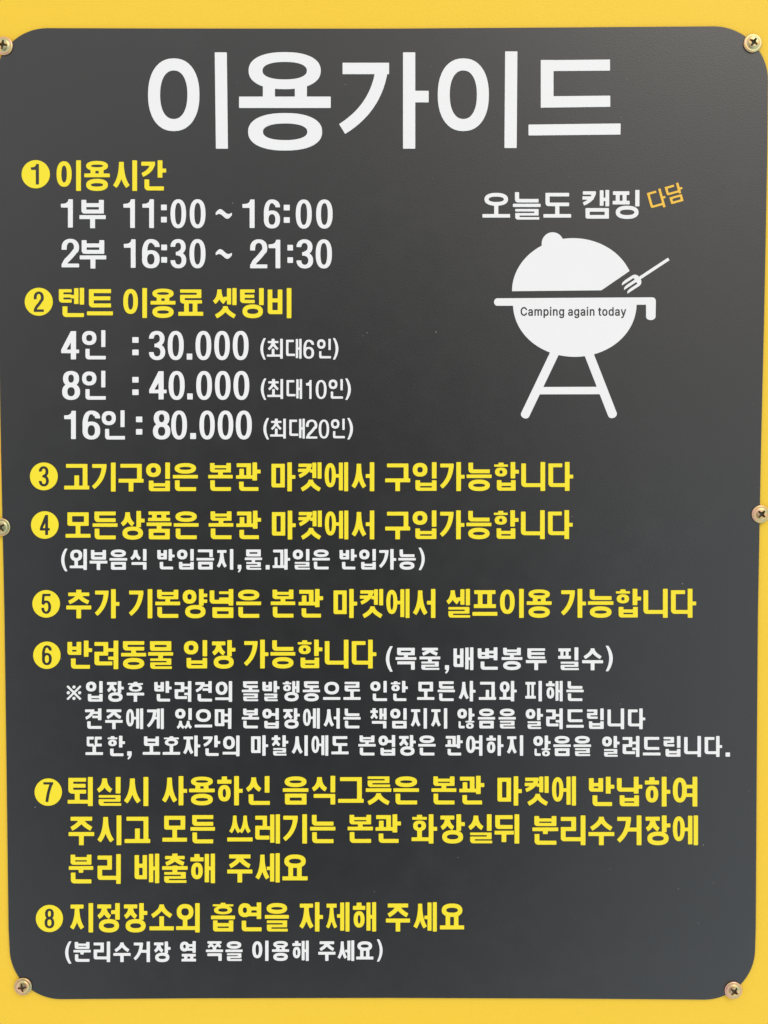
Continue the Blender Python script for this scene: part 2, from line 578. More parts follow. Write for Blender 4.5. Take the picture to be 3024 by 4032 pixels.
def syllable(ch, W, H, kv=0.178, kh=0.132):
    g = G()
    i = ord(ch) - 0xAC00
    c, v, f = CHO[i // 588], JUNG[i % 588 // 28], JONG[i % 28]
    tv, th = kv * W, kh * H

    def R(x0, y0, x1, y1):
        g.rect(x0 * W, y0 * H, x1 * W, y1 * H)

    def J(c_, x0, y0, x1, y1, role, join=None, k=1.0):
        jamo(g, c_, x0 * W, y0 * H, x1 * W, y1 * H, tv * k, th, role, join * W if join else None)
    fy = 0.0
    if v in 'ㅏㅐㅑㅓㅔㅕㅣㅖ':
        yb = 0.565 if f else 1.0
        iy0, iy1 = (0.045, 0.50) if f else (0.05, 0.865)
        if c in 'ㅇ':
            iy0 -= 0.02
        if c in 'ㄱㅅㅈㅊㅋ':
            iy1 += 0.03 if f else 0.05
        if c in 'ㅎㅊ':
            iy0 -= 0.015 if f else 0.02
        ty = 0.27 if f else 0.44
        tk = kh * 0.98
        s2 = kv * 0.90
        if v == 'ㅣ':
            sx = 0.95 - kv
            ix = 0.60 if not c == 'ㅅ' else 0.68
            R(sx, 0, 0.95, yb)
            jn = sx + 0.02
        elif v in 'ㅏㅑ':
            sx = 0.845 - kv
            ix = 0.565 if c not in 'ㅅㅈ' else 0.62
            R(sx, 0, sx + kv, yb)
            if v == 'ㅏ':
                R(sx + 0.01, ty, 0.985, ty + tk)
            else:
                d = 0.115 if f else 0.15
                R(sx + 0.01, ty - d, 0.985, ty - d + tk * 0.9)
                R(sx + 0.01, ty + d * 0.75, 0.985, ty + d * 0.75 + tk * 0.9)
            jn = sx + 0.02
        elif v in 'ㅓㅕ':
            sx = 0.95 - kv
            ix = 0.56 if c not in 'ㅅㅈ' else 0.64
            R(sx, 0, 0.95, yb)
            lx = ix - (0.03 if c in 'ㅅㅈ' else 0.0)
            if c in 'ㄱㅇ':
                lx = ix - kv * 0.6
            if v == 'ㅓ':
                R(lx, ty - 0.03, sx + 0.01, ty - 0.03 + tk)
            else:
                d = 0.10 if f else 0.15
                if c == 'ㄴ' and f:
                    ty, d, lx, tk = 0.205, 0.105, 0.40, 0.098
                R(lx, ty - d - 0.02, sx + 0.01, ty - d - 0.02 + tk * 0.9)
                R(lx, ty + d * 0.8, sx + 0.01, ty + d * 0.8 + tk * 0.9)
            jn = None
            if c in 'ㄹㄷ' and not f:
                jn = sx - 0.06
        elif v == 'ㅐ':
            ix = 0.50 if c not in 'ㅎ' else 0.54
            a0 = 0.96 - 2 * s2 - 0.065
            R(a0, 0.01, a0 + s2, yb - (0.02 if f else 0.03))
            R(0.96 - s2, 0, 0.96, yb)
            R(a0 + s2 - 0.01, ty, 0.96 - s2 + 0.01, ty + tk * 0.9)
            ix = min(ix, a0 - 0.045)
            jn = a0 - 0.045
        else:
            a0 = 0.97 - 2 * s2 - 0.05
            R(a0, 0.01, a0 + s2, yb - (0.02 if f else 0.03))
            R(0.97 - s2, 0, 0.97, yb)
            ix = a0 - 0.12 if c not in 'ㅅㄱㅋ' else a0 - 0.02
            if c in 'ㅌ':
                ix = a0 - 0.09
            yy = ty - (0.03 if c not in 'ㅅ' else -0.02)
            R(a0 - 0.125 if c not in 'ㄱㅋ' else a0 - 0.1, yy, a0 + 0.01, yy + tk * 0.9)
            jn = a0 - 0.03 if c in 'ㄹ' else None
            if c in 'ㅌ':
                jn = a0 + 0.01
        if c not in 'ㄴㄷㅌㄹㅍ' or (f and c in 'ㅌㅍㄹ') or (c == 'ㅍ'):
            jn2 = None
        else:
            jn2 = jn
        if c in 'ㄹ' and v in 'ㅣㅕ' and not f:
            jn2 = sx + (0.02 if v == 'ㅣ' else -0.05)
        if c == 'ㄴ' and v == 'ㅕ':
            jn2 = sx + 0.01
        J(c, 0.035, iy0, ix, iy1, 'V', jn2, 1.0 if ix > 0.52 else 0.92)
        fy = 0.625
        if f == 'ㅇ':
            J(f, 0.13, 0.545, 0.92, 1.0, 'F')
            f = ''
        elif f in ('ㅅ', 'ㅆ'):
            J(f, 0.10, 0.60 if f == 'ㅅ' else 0.61, 0.98, 1.0, 'F')
            f = ''
        elif f == 'ㄶ':
            J(f, 0.10, 0.60, 0.94, 1.0, 'F')
            f = ''
        fx0, fx1 = (0.14, 0.95 if v not in 'ㅏㅑ' else 0.86)
        if f == 'ㄴ':
            fx0, fx1 = 0.17, 0.965 if v not in 'ㅏㅑ' else 0.90
    elif v in 'ㅗㅛㅜㅠㅡ':
        if not f:
            if v in 'ㅗㅛ':
                b0 = 0.795
                iy1 = 0.50 if c != 'ㄱ' else 0.80
                if c in 'ㅁㄹㄷㅌㄸ':
                    iy1 = 0.515
                R(0.02, b0, 0.98, b0 + kh)
                if v == 'ㅗ':
                    R(0.5 - kv / 2, iy1 - 0.05 if c != 'ㄱ' else 0.44, 0.5 + kv / 2, b0 + 0.01)
                else:
                    for q in (0.335, 0.665):
                        R(q - kv / 2, iy1 - 0.06, q + kv / 2, b0 + 0.01)
            elif v in 'ㅜㅠ':
                b0 = 0.56
                iy1 = 0.505
                R(0.02, b0, 0.98, b0 + kh)
                for q in ((0.5,) if v == 'ㅜ' else (0.33, 0.67)):
                    R(q - kv / 2, b0 + 0.01, q + kv / 2, 1.0)
                if c == 'ㄱ':
                    iy1 = b0 + 0.01
            else:
                b0 = 0.795
                iy1 = 0.66
                if c == 'ㄱ':
                    iy1 = b0 + 0.01
                R(0.02, b0, 0.98, b0 + kh)
            J(c, 0.09 if c not in 'ㅅㅈㅊ' else 0.05, 0.045, 0.91 if c not in 'ㅅㅈㅊ' else 0.95, iy1, 'H')
        else:
            iy1 = 0.345
            b0 = 0.43
            kk = kh * 0.92
            if v in 'ㅜ':
                b0, iy1 = 0.405, 0.355
                R(0.5 - kv / 2, b0, 0.5 + kv / 2, 0.625)
            if v == 'ㅡ':
                iy1 = 0.385
            if c in 'ㅊㅎ':
                iy1 = 0.40
                b0 += 0.02
            R(0.02, b0, 0.98, b0 + kk)
            if v == 'ㅗ':
                R(0.5 - kv / 2, iy1 - 0.04, 0.5 + kv / 2, b0 + 0.01)
            if v == 'ㅛ':
                for q in (0.345, 0.655):
                    R(q - kv / 2, iy1 - 0.04, q + kv / 2, b0 + 0.01)
            J(c, 0.09, 0.02, 0.91, iy1, 'H')
            fy = 0.615 if v != 'ㅜ' else 0.625
        fx0, fx1 = 0.10, 0.91
        if f == 'ㅇ':
            J(f, 0.09, 0.605, 0.91, 1.0, 'F')
            f = ''
        elif f == 'ㅅ':
            J(f, 0.04, 0.60, 0.96, 1.0, 'F')
            f = ''
    else:
        if not f:
            if v == 'ㅘ':
                sx = 0.845 - kv
                R(sx, 0, sx + kv, 1.0)
                R(sx + 0.01, 0.43, 0.985, 0.43 + kh)
            else:
                sx = 0.95 - kv
                R(sx, 0, 0.95, 1.0)
            ix = sx - 0.07
            mid = 0.045 + (ix - 0.045) / 2
            if v in 'ㅘㅚ':
                R(0.02, 0.79, sx + 0.01, 0.79 + kh * 0.95)
                if c == 'ㄱ':
                    ix = sx - 0.05
                    R(0.13, 0.40, 0.13 + kv * 0.85, 0.80)
                else:
                    R(mid - kv / 2, 0.5, mid + kv / 2, 0.80)
                iy1 = 0.57 if c not in 'ㄱ' else 0.80
            elif v == 'ㅟ':
                R(0.02, 0.565, sx - 0.03, 0.565 + kh * 0.95)
                R(mid - kv / 2, 0.57, mid + kv / 2, 0.95)
                iy1 = 0.50
            elif v == 'ㅢ':
                R(0.02, 0.79, sx + 0.01, 0.79 + kh * 0.95)
                iy1 = 0.66
            J(c, 0.045, 0.03, ix, iy1, 'H', None, 0.9 if c == 'ㄱ' else 1.0)
        else:
            sx = 0.845 - kv
            R(sx, 0, sx + kv, 0.625)
            R(sx + 0.01, 0.25, 0.985, 0.25 + kh)
            ix = sx - 0.06
            R(0.02, 0.445, sx + 0.01, 0.445 + kh * 0.9)
            mid = 0.24 if c == 'ㄱ' else 0.30
            R(mid - kv / 2, 0.22, mid + kv / 2, 0.46)
            J(c, 0.045, 0.03, ix, 0.46 if c == 'ㄱ' else 0.34, 'H')
        fy, fx0, fx1 = 0.665, 0.14, 0.90
    if f:
        y1 = 0.99
        if f in 'ㄴㄱ':
            y1 = 0.985
        J(f, fx0, fy, fx1, y1, 'F')
    return g


def digit(ch, W, H, kv=0.29, kh=0.125):
    """condensed figures, box 0..W x 0..H"""
    g = G()
    tv, th = kv * W, kh * H
    if ch == '0':
        g.ring(0, 0, W, H, tv, th, 2.35)
    elif ch == '1':
        x1 = W
        tv = W * (0.40 if W < H * 0.55 else 0.3)
        x0 = W - tv
        g.poly((x0 + tv * 0.12, 0), (x1, 0), (x1, H), (x0, H), (x0, H * 0.295), (0.02 * W, H * 0.295), (0, H * 0.165),
               (x0 - W * 0.22, H * 0.15), (x0 - W * 0.02, H * 0.095))
    elif ch == '2':
        g.sector(0, 0, W, H * 0.60, tv, th, 180, 395)
        g.rect(0, H * 0.285, tv, H * 0.385)
        g.bez((W * 0.80, H * 0.40), (W * 0.64, H * 0.55), (W * 0.32, H * 0.74), tv * 0.98)
        g.bez((W * 0.36, H * 0.705), (W * 0.15, H * 0.83), (W * 0.13, H * 0.99), tv * 0.95)
        g.rect(0, H - th * 1.05, W, H)
    elif ch == '3':
        g.sector(0, 0, W * 0.96, H * 0.53, tv, th, 180, 450)
        g.sector(0, H * 0.45, W, H, tv, th, -90, 180)
        g.rect(W * 0.34, H * 0.435, W * 0.56, H * 0.435 + th)
    elif ch == '4':
        x1 = W * 0.83
        g.rect(x1 - tv, 0, x1, H)
        g.rect(0, H * 0.655, W, H * 0.655 + th)
        g.poly((x1 - tv, 0), (x1 - tv * 0.3, 0), (x1 - tv * 0.3, H * 0.2), (tv * 0.85, H * 0.70), (0, H * 0.70), (0, H * 0.655))
    elif ch == '5':
        g.rect(W * 0.12, 0, W * 0.94, th)
        g.poly((W * 0.12, 0), (W * 0.12 + tv * 0.85, 0), (tv * 0.95, H * 0.52), (W * 0.02, H * 0.52))
        g.sector(0, H * 0.33, W, H, tv, th, -155, 175)
    elif ch == '6':
        g.ring(0, H * 0.38, W, H, tv, th)
        g.sector(0, 0, W, H * 1.0, tv, th, 165, 310, e=2.35)
        g.sector(0, 0, W, H * 0.52, tv, th, 270, 362)
    elif ch == '7':
        g.rect(0, 0, W, th * 1.05)
        g.bez((W - tv * 0.55, th * 0.5), (W * 0.48, H * 0.42), (W * 0.36, H), tv * 1.0)
    elif ch == '8':
        g.ring(W * 0.05, 0, W * 0.95, H * 0.53, tv, th)
        g.ring(0, H * 0.435, W, H, tv, th)
    elif ch == ':':
        g.rect(0, H * 0.36, W, H * 0.56)
        g.rect(0, H * 0.80, W, H)
    elif ch == '.':
        g.rect(0, 0, W, H)
    elif ch == ',':
        g.poly((0, 0), (W, 0), (W, H * 0.45), (W * 0.75, H * 0.78), (W * 0.25, H), (W * 0.05, H * 0.86), (W * 0.45, H * 0.55), (0, H * 0.5))
    elif ch in '()':
        n = 14
        o, q = [], []
        for k in range(n + 1):
            a = -1 + 2 * k / n
            x = W * 0.62 * a * a
            o.append((x, H * (k / n)))
            q.append((x + W * 0.38 + W * 0.12 * (1 - a * a), H * (k / n)))
        p = o + q[::-1]
        if ch == ')':
            p = [(W - x, y) for x, y in p]
        g.poly(*p)
    elif ch == '~':
        top, bot = [], []
        for k in range(19):
            u = k / 18
            y = H * 0.5 - math.sin(2 * math.pi * u) * H * 0.24 + (0.5 - u) * H * -0.0
            hw = H * (0.13 + 0.16 * math.sin(math.pi * u))
            top.append((W * u, y - hw))
            bot.append((W * u, y + hw))
        g.poly(*(top + bot[::-1]))
    elif ch == '※':
        for sx in (1, -1):
            a, b_ = (0.06, 0.94) if sx == 1 else (0.94, 0.06)
            g.bez((a * W, 0.06 * H), (0.5 * W, 0.5 * H), (b_ * W, 0.94 * H), W * 0.135)
        r = W * 0.105
        for cx, cy in ((0.5, 0.13), (0.5, 0.87), (0.13, 0.5), (0.87, 0.5)):
            g.add.append([g.ell(cx * W - r, cy * H - r, cx * W + r, cy * H + r, 2.0, 16)])
    return g


def stack(parts):
    """parts: list of (glyph, dx, dy) -> list of loops in photo pixels"""
    loops = []
    for g, dx, dy in parts:
        for lp in g.contours():
            loops.append(lp + np.array([dx, dy]))
    return loops


def word(text, x0, x1, yl, yr, xl, xr, wr=0.93, kv=0.178, kh=0.132):
    """a run of syllables whose ink spans x0..x1; yl / yr = (top, bottom) at xl / xr"""
    def y_at(x):
        u = (x - xl) / (xr - xl)
        return yl[0] + (yr[0] - yl[0]) * u, yl[1] + (yr[1] - yl[1]) * u
    yt, yb = y_at((x0 + x1) / 2)
    H = yb - yt
    W = wr * H
    n = len(text)
    gl = [syllable(c, W, H, kv, kh) for c in text]
    lo = gl[0].bounds()[0][0]
    hi = gl[-1].bounds()[1][0]
    if n > 1:
        pitch = ((x1 - x0) - (hi - lo)) / (n - 1)
    else:
        pitch = 0
        f_ = (x1 - x0) / (hi - lo)
        gl = [syllable(text, W * f_, H, kv, kh)]
        lo = gl[0].bounds()[0][0]
    if n > 1 and pitch < W * 1.03:          # narrower letters where the line is set tight
        f_ = pitch * 0.965 / W
        W *= f_
        gl = [syllable(c, W, H, kv, kh) for c in text]
        lo = gl[0].bounds()[0][0]
        hi = gl[-1].bounds()[1][0]
        pitch = ((x1 - x0) - (hi - lo)) / (n - 1)
    res = []
    for k, g in enumerate(gl):
        ox = x0 - lo + pitch * k
        res.append((g, ox, y_at(ox + W / 2)[0]))
    return stack(res)


def fig(ch, x0, x1, y0, y1, **kw):
    return stack([(digit(ch, x1 - x0, y1 - y0, **kw), x0, y0)])




# ------------------------------------------------------------------ scene building
SIGN_Z = ZC


def link(o, parent=None):
    C.objects.link(o)
    if parent is not None:
        o.parent = parent
    return o


def relief(name, loops, material, parent, back=0.0, thick=0.00022, label=None):
    """loops in photo pixels -> thin raised layer on the sign, face towards the camera (-y)"""
    cu = bpy.data.curves.new(name, 'CURVE')
    cu.dimensions = '2D'
    cu.fill_mode = 'BOTH'
    cu.extrude = thick / 2
    bev = 0.00005
    cu.bevel_depth = bev
    cu.bevel_resolution = 0
    cu.offset = -bev
    for lp in loops:
        s_ = cu.splines.new('POLY')
        s_.points.add(len(lp) - 1)
        co = []
        for px, py in lp:
            X, Z = plane(px, py)
            co += [X, Z - SIGN_Z, 0, 1]
        s_.points.foreach_set('co', co)
        s_.use_cyclic_u = True
    tmp = bpy.data.objects.new(name + '_outline', cu)
    C.objects.link(tmp)
    dg = bpy.context.evaluated_depsgraph_get()
    me = bpy.data.meshes.new_from_object(tmp.evaluated_get(dg))
    me.name = name
    bpy.data.objects.remove(tmp)
    bpy.data.curves.remove(cu)
    me.transform(Matrix.Translation((0, 0, back + thick / 2)))
    me.materials.clear()
    me.materials.append(material)
    o = link(bpy.data.objects.new(name, me), parent)
    if label:
        o['label'] = label
    return o


# --- yellow board behind the sign
def box(name, lo, hi, material, bev=0.0):
    bm = bmesh.new()
    bmesh.ops.create_cube(bm, size=1)
    for v in bm.verts:
        v.co = Vector([lo[i] + (v.co[i] + 0.5) * (hi[i] - lo[i]) for i in range(3)])
    if bev:
        bmesh.ops.bevel(bm, geom=bm.edges[:], offset=bev, segments=3, affect='EDGES', profile=0.5)
    me = bpy.data.meshes.new(name)
    bm.to_mesh(me)
    bm.free()
    me.materials.append(material)
    return link(bpy.data.objects.new(name, me))


board = box('backing_board', (-0.55, 0.0012, -0.75), (0.55, 0.0312, 0.75), m_board, 0.002)
board.location = (0, 0, ZC)
board['label'] = 'bright yellow painted board behind the black notice sign'
board['category'] = 'board'

# --- the notice sign
sign = link(bpy.data.objects.new('notice_sign', None))
sign.location = (0, 0, SIGN_Z)
sign.rotation_euler = (math.pi / 2, 0, 0)      # local x right, local y up, local z towards the camera
sign.empty_display_size = 0.05
sign['label'] = 'black rounded notice sign with Korean camping rules in white and yellow letters'
sign['category'] = 'sign'


def arc(cx, cy, r, a0, a1, n=16):
    return [(cx + r * math.cos(math.radians(a0 + (a1 - a0) * k / n)), cy + r * math.sin(math.radians(a0 + (a1 - a0) * k / n))) for k in range(n + 1)]


outline = []
outline += arc(186, 315, 205, 180, 270)
outline += [(700, 111.5), (1512, 112), (2200, 107.5)]
outline += arc(2811, 317, 214, 270, 360)
outline += [(3022, 600), (3015.5, 950), (3009, 1272), (2997, 1772), (2985, 2422), (2980.5, 3010), (2976.5, 3652)]
outline += arc(2774, 3737, 200, 0, 90)
outline += [(2200, 3932.5), (1512, 3930), (800, 3931.5)]
outline += arc(240, 3732, 203, 90, 180)
outline += [(33, 3652), (25, 3010), (17, 2422), (3, 1772), (-7, 1200), (-13, 700)]

bm = bmesh.new()
front = []
for px, py in outline:
    X, Z = plane(px, py)
    front.append(bm.verts.new((X, Z - SIGN_Z, 0)))
f = bm.faces.new(front)
if f.normal.z < 0:
    f.normal_flip()
f.normal_update()
if f.normal.z < 0:
    bmesh.ops.reverse_faces(bm, faces=[f])
r = bmesh.ops.extrude_face_region(bm, geom=[f])
vs_ = [v for v in r['geom'] if isinstance(v, bmesh.types.BMVert)]
for v in vs_:
    v.co.z = 0.0
for v in bm.verts:
    if v not in vs_:
        v.co.z = -0.00115
bmesh.ops.recalc_face_normals(bm, faces=bm.faces[:])
fe = [e for e in bm.edges if all(abs(v.co.z) < 1e-9 for v in e.verts)]
bmesh.ops.bevel(bm, geom=fe, offset=0.0002, segments=2, affect='EDGES', profile=0.5)
me = bpy.data.meshes.new('panel')
bm.to_mesh(me)
bm.free()
me.materials.append(m_black)
panel = link(bpy.data.objects.new('panel', me), sign)

S = 1512 / 1659.0


def L(x):
    return x * S


def Rr(x):
    return 1512 + x * S


# title, drawn stroke by stroke
g = G()
q = lambda *a: [v * S for v in a]
P2 = lambda x, y: (Rr(x), y * S)
g.ring(L(640), L(253), L(862), L(567), L(52), L(52), 2.25)
g.poly((L(928), L(227)), (L(980), L(227)), (L(985), L(643)), (L(933), L(643)))
g.ring(L(1074), L(226), L(1386), L(386), L(60), L(42), 2.3)
g.rect(L(1136), L(360), L(1188), L(420))
g.rect(L(1274), L(360), L(1326), L(420))
g.rect(L(1033), L(418), L(1429), L(467))
g.ring(L(1072), L(489), L(1392), L(651), L(64), L(45), 2.3)
g.rect(L(1480), L(272), Rr(22), L(321))
g.bez((Rr(-7), L(275)), (Rr(-22), L(460)), (L(1478), L(558)), L(54), L(50))
g.rect(Rr(82), L(227), Rr(135), L(643))
g.rect(Rr(130), L(393), Rr(193), L(443))
g.ring(Rr(232), L(253), Rr(453), L(567), L(52), L(52), 2.25)
g.poly(P2(523, 223), P2(576, 223), P2(573, 640), P2(520, 640))
g.poly(P2(677, 261), P2(976, 258), P2(976, 306), P2(677, 308))
g.rect(Rr(677), L(260), Rr(732), L(465))
g.poly(P2(677, 417), P2(977, 414), P2(977, 462), P2(677, 466))
g.poly(P2(624, 539), P2(1022, 534), P2(1021, 582), P2(624, 586))
relief('title_text', stack([(g, 0, 0)]), m_white, sign, label='large white title lettering across the top')

# rows of text. x in photo pixels: l(x, y) helpers keep the values as they were measured
ROWS = []


def row(color, label, *loops):
    allp = []
    for lp in loops:
        allp += lp
    relief('text_line', allp, {'w': m_white, 'y': m_yellow, 'g': m_gold}[color], sign, label=label)


def W_(text, x0, x1, y0, y1, off, yr=None, xr=None, **kw):
    """x in photo px; y in crop px + off"""
    yl = (off + y0 * S, off + y1 * S)
    if yr is None:
        return word(text, x0, x1, yl, yl, 0, 1, **kw)
    return word(text, x0, x1, yl, (off + yr[0] * S, off + yr[1] * S), 150, xr or 2700, **kw)


def D_(ch, x0, x1, y0, y1, off, **kw):
    return fig(ch, L(x0), L(x1), off + y0 * S, off + y1 * S, **kw)


def DR(ch, x0, x1, y0, y1, off, **kw):
    return fig(ch, Rr(x0), Rr(x1), off + y0 * S, off + y1 * S, **kw)


# 1 opening hours
row('y', 'yellow heading with the opening hours', W_('이용시간', L(245), L(718), 35, 167, 600))
o = 600
row('w', 'white line with the first session times',
    D_('1', 263, 315, 203, 325, o), W_('부', L(344), L(457), 200, 328, o),
    D_('1', 533, 583, 203, 327, o), D_('1', 615, 665, 203, 327, o), D_(':', 696, 721, 183, 303, o),
    D_('0', 737, 804, 203, 328, o), D_('0', 820, 888, 203, 328, o), D_('~', 932, 1002, 245, 288, o),
    D_('1', 1047, 1100, 204, 327, o), D_('6', 1140, 1210, 204, 329, o), D_(':', 1226, 1252, 183, 305, o),
    D_('0', 1278, 1347, 204, 330, o), D_('0', 1366, 1437, 204, 330, o))
row('w', 'white line with the second session times',
    D_('2', 267, 342, 374, 497, o), W_('부', L(345), L(459), 374, 502, o),
    D_('1', 535, 586, 376, 499, o), D_('6', 614, 690, 375, 501, o), D_(':', 697, 722, 355, 477, o),
    D_('3', 737, 805, 375, 501, o), D_('0', 819, 888, 375, 501, o), D_('~', 932, 1002, 418, 461, o),
    D_('2', 1081, 1155, 376, 501, o), D_('1', 1160, 1211, 378, 501, o), D_(':', 1242, 1266, 356, 478, o),
    D_('3', 1281, 1353, 376, 502, o), D_('0', 1364, 1434, 376, 502, o))
# 2 tent prices
o = 1100
row('y', 'yellow heading about the tent fee', W_('텐트', L(255), L(488), 37, 165, o), W_('이용료', L(533), L(878), 38, 167, o),
    W_('셋팅비', L(920), L(1259), 38, 168, o))
pk = dict(kv=0.155, kh=0.115)


def small(txts, y0, y1, yp0, yp1):
    r_ = []
    for t_, a, b_ in txts:
        if t_ in '()':
            r_ += D_(t_, a, b_, yp0, yp1, o)
        elif t_.isdigit():
            r_ += D_(t_, a, b_, y0 + 4, y1, o, kv=0.24, kh=0.105)
        else:
            r_ += W_(t_, L(a), L(b_), y0, y1, o, **pk)
    return r_


row('w', 'white price line for four people',
    D_('4', 265, 342, 224, 346, o), W_('인', L(355), L(457), 220, 348, o, kv=0.16, kh=0.12), D_(':', 572, 599, 206, 328, o),
    D_('3', 644, 714, 223, 349, o), D_('0', 725, 794, 223, 349, o), D_('.', 807, 831, 321, 347, o),
    D_('0', 845, 913, 223, 349, o), D_('0', 926, 993, 223, 349, o), D_('0', 1006, 1074, 223, 349, o),
    small([('(', 1125, 1149), ('최', 1153, 1222), ('대', 1236, 1303), ('6', 1311, 1357), ('인', 1370, 1430), (')', 1438, 1462)], 257, 343, 254, 347))
row('w', 'white price line for eight people',
    D_('8', 269, 346, 396, 521, o), W_('인', L(355), L(457), 395, 522, o, kv=0.16, kh=0.12), D_(':', 572, 599, 378, 500, o),
    D_('4', 645, 720, 397, 519, o), D_('0', 729, 798, 396, 521, o), D_('.', 809, 833, 493, 519, o),
    D_('0', 848, 916, 396, 521, o), D_('0', 929, 996, 396, 521, o), D_('0', 1009, 1077, 396, 521, o),
    small([('(', 1127, 1151), ('최', 1155, 1223), ('대', 1238, 1305), ('1', 1322, 1346), ('0', 1364, 1411), ('인', 1420, 1482), (')', 1491, 1516)], 431, 517, 428, 521))
row('w', 'white price line for sixteen people',
    D_('1', 277, 328, 568, 690, o), D_('6', 357, 433, 567, 692, o), W_('인', L(440), L(540), 566, 694, o, kv=0.16, kh=0.12),
    D_(':', 588, 615, 549, 671, o), D_('8', 661, 736, 567, 692, o), D_('0', 740, 808, 567, 692, o), D_('.', 822, 847, 664, 690, o),
    D_('0', 862, 928, 567, 692, o), D_('0', 941, 1008, 567, 692, o), D_('0', 1019, 1088, 567, 692, o),
    small([('(', 1138, 1163), ('최', 1167, 1235), ('대', 1250, 1317), ('2', 1322, 1371), ('0', 1377, 1422), ('인', 1430, 1490), (')', 1500, 1525)], 602, 688, 599, 692))
# 3, 4 market
o = 1750
kw = dict(yr=(75, 200))
row('y', 'yellow rule about buying meat at the market', W_('고기구입은', L(278), L(855), 79, 204, o, **kw), W_('본관', L(900), L(1126), 79, 204, o, **kw),
    W_('마켓에서', L(1173), L(1617), 79, 204, o, **kw), W_('구입가능합니다', Rr(5), Rr(817), 79, 204, o, **kw))
kw = dict(yr=(283, 408))
row('y', 'yellow rule about buying all goods at the market', W_('모든상품은', L(284), L(858), 288, 412, o, **kw), W_('본관', L(902), L(1128), 288, 412, o, **kw),
    W_('마켓에서', L(1175), L(1617), 288, 412, o, **kw), W_('구입가능합니다', Rr(5), Rr(815), 288, 412, o, **kw))
kw = dict(wr=0.88, kv=0.185)
row('w', 'small white note in brackets about outside food',
    D_('(', 265, 292, 450, 548, o), W_('외부음식', L(302), L(633), 452, 542, o, **kw), W_('반입금지', L(680), L(1008), 452, 541, o, **kw),
    D_(',', 1027, 1043, 520, 554, o), W_('물', L(1058), L(1132), 452, 542, o, **kw), D_('.', 1148, 1165, 521, 540, o),
    W_('과일은', L(1178), L(1425), 452, 541, o, **kw), W_('반입가능', L(1467), Rr(137), 452, 541, o, **kw), DR(')', 149, 176, 446, 543, o))
# 5 self service
o = 2300
kw = dict(yr=(20, 145))
row('y', 'yellow rule about extra seasoning and self service', W_('추가', L(287), L(516), 22, 148, o, **kw), W_('기본양념은', L(557), L(1128), 22, 148, o, **kw),
    W_('본관', L(1170), L(1396), 22, 147, o, **kw), W_('마켓에서', L(1441), Rr(222), 22, 147, o, **kw), W_('셀프이용', Rr(269), Rr(724), 22, 147, o, **kw),
    W_('가능합니다', Rr(764), Rr(1348), 22, 147, o, **kw))
# 6 pets
row('y', 'yellow rule allowing pets', W_('반려동물', L(292), L(748), 244, 367, o), W_('입장', L(795), L(1017), 242, 365, o),
    W_('가능합니다', L(1054), L(1626), 240, 364, o))
kw = dict(wr=0.88, kv=0.185)
kw6 = dict(wr=0.95, kv=0.175)
row('w', 'white note in brackets about leash and waste bags', DR('(', 8, 38, 268, 378, o), W_('목줄', Rr(50), Rr(243), 273, 371, o, **kw6),
    DR(',', 263, 281, 350, 387, o), W_('배변봉투', Rr(300), Rr(702), 273, 371, o, **kw6), W_('필수', Rr(752), Rr(946), 273, 372, o, **kw6),
    DR(')', 957, 988, 266, 376, o))
row('w', 'first small white line of the pet notice', D_('※', 287, 353, 436, 502, o), W_('입장후', L(372), L(623), 419, 508, o, **kw), W_('반려견의', L(667), L(1003), 419, 508, o, **kw),
    W_('돌발행동으로', L(1045), L(1558), 418, 506, o, **kw), W_('인한', L(1600), Rr(103), 418, 506, o, **kw), W_('모든사고와', Rr(143), Rr(573), 418, 506, o, **kw),
    W_('피해는', Rr(610), Rr(862), 418, 506, o, **kw))
row('w', 'second small white line of the pet notice', W_('견주에게', L(368), L(708), 537, 626, o, **kw), W_('있으며', L(757), L(1000), 536, 625, o, **kw),
    W_('본업장에서는', L(1045), L(1558), 536, 624, o, **kw), W_('책임지지', L(1600), Rr(273), 536, 624, o, **kw), W_('않음을', Rr(317), Rr(569), 536, 624, o, **kw),
    W_('알려드립니다', Rr(612), Rr(1128), 537, 626, o, **kw))
row('w', 'third small white line of the pet notice', W_('또한', L(370), L(540), 655, 744, o, **kw), D_(',', 550, 569, 722, 758, o), W_('보호자간의', L(617), L(1035), 654, 743, o, **kw),
    W_('마찰시에도', L(1085), L(1506), 653, 741, o, **kw), W_('본업장은', L(1548), Rr(223), 652, 741, o, **kw), W_('관여하지', Rr(265), Rr(601), 653, 741, o, **kw),
    W_('않음을', Rr(645), Rr(894), 654, 743, o, **kw), W_('알려드립니다', Rr(942), Rr(1460), 656, 746, o, **kw), DR('.', 1475, 1494, 727, 745, o))
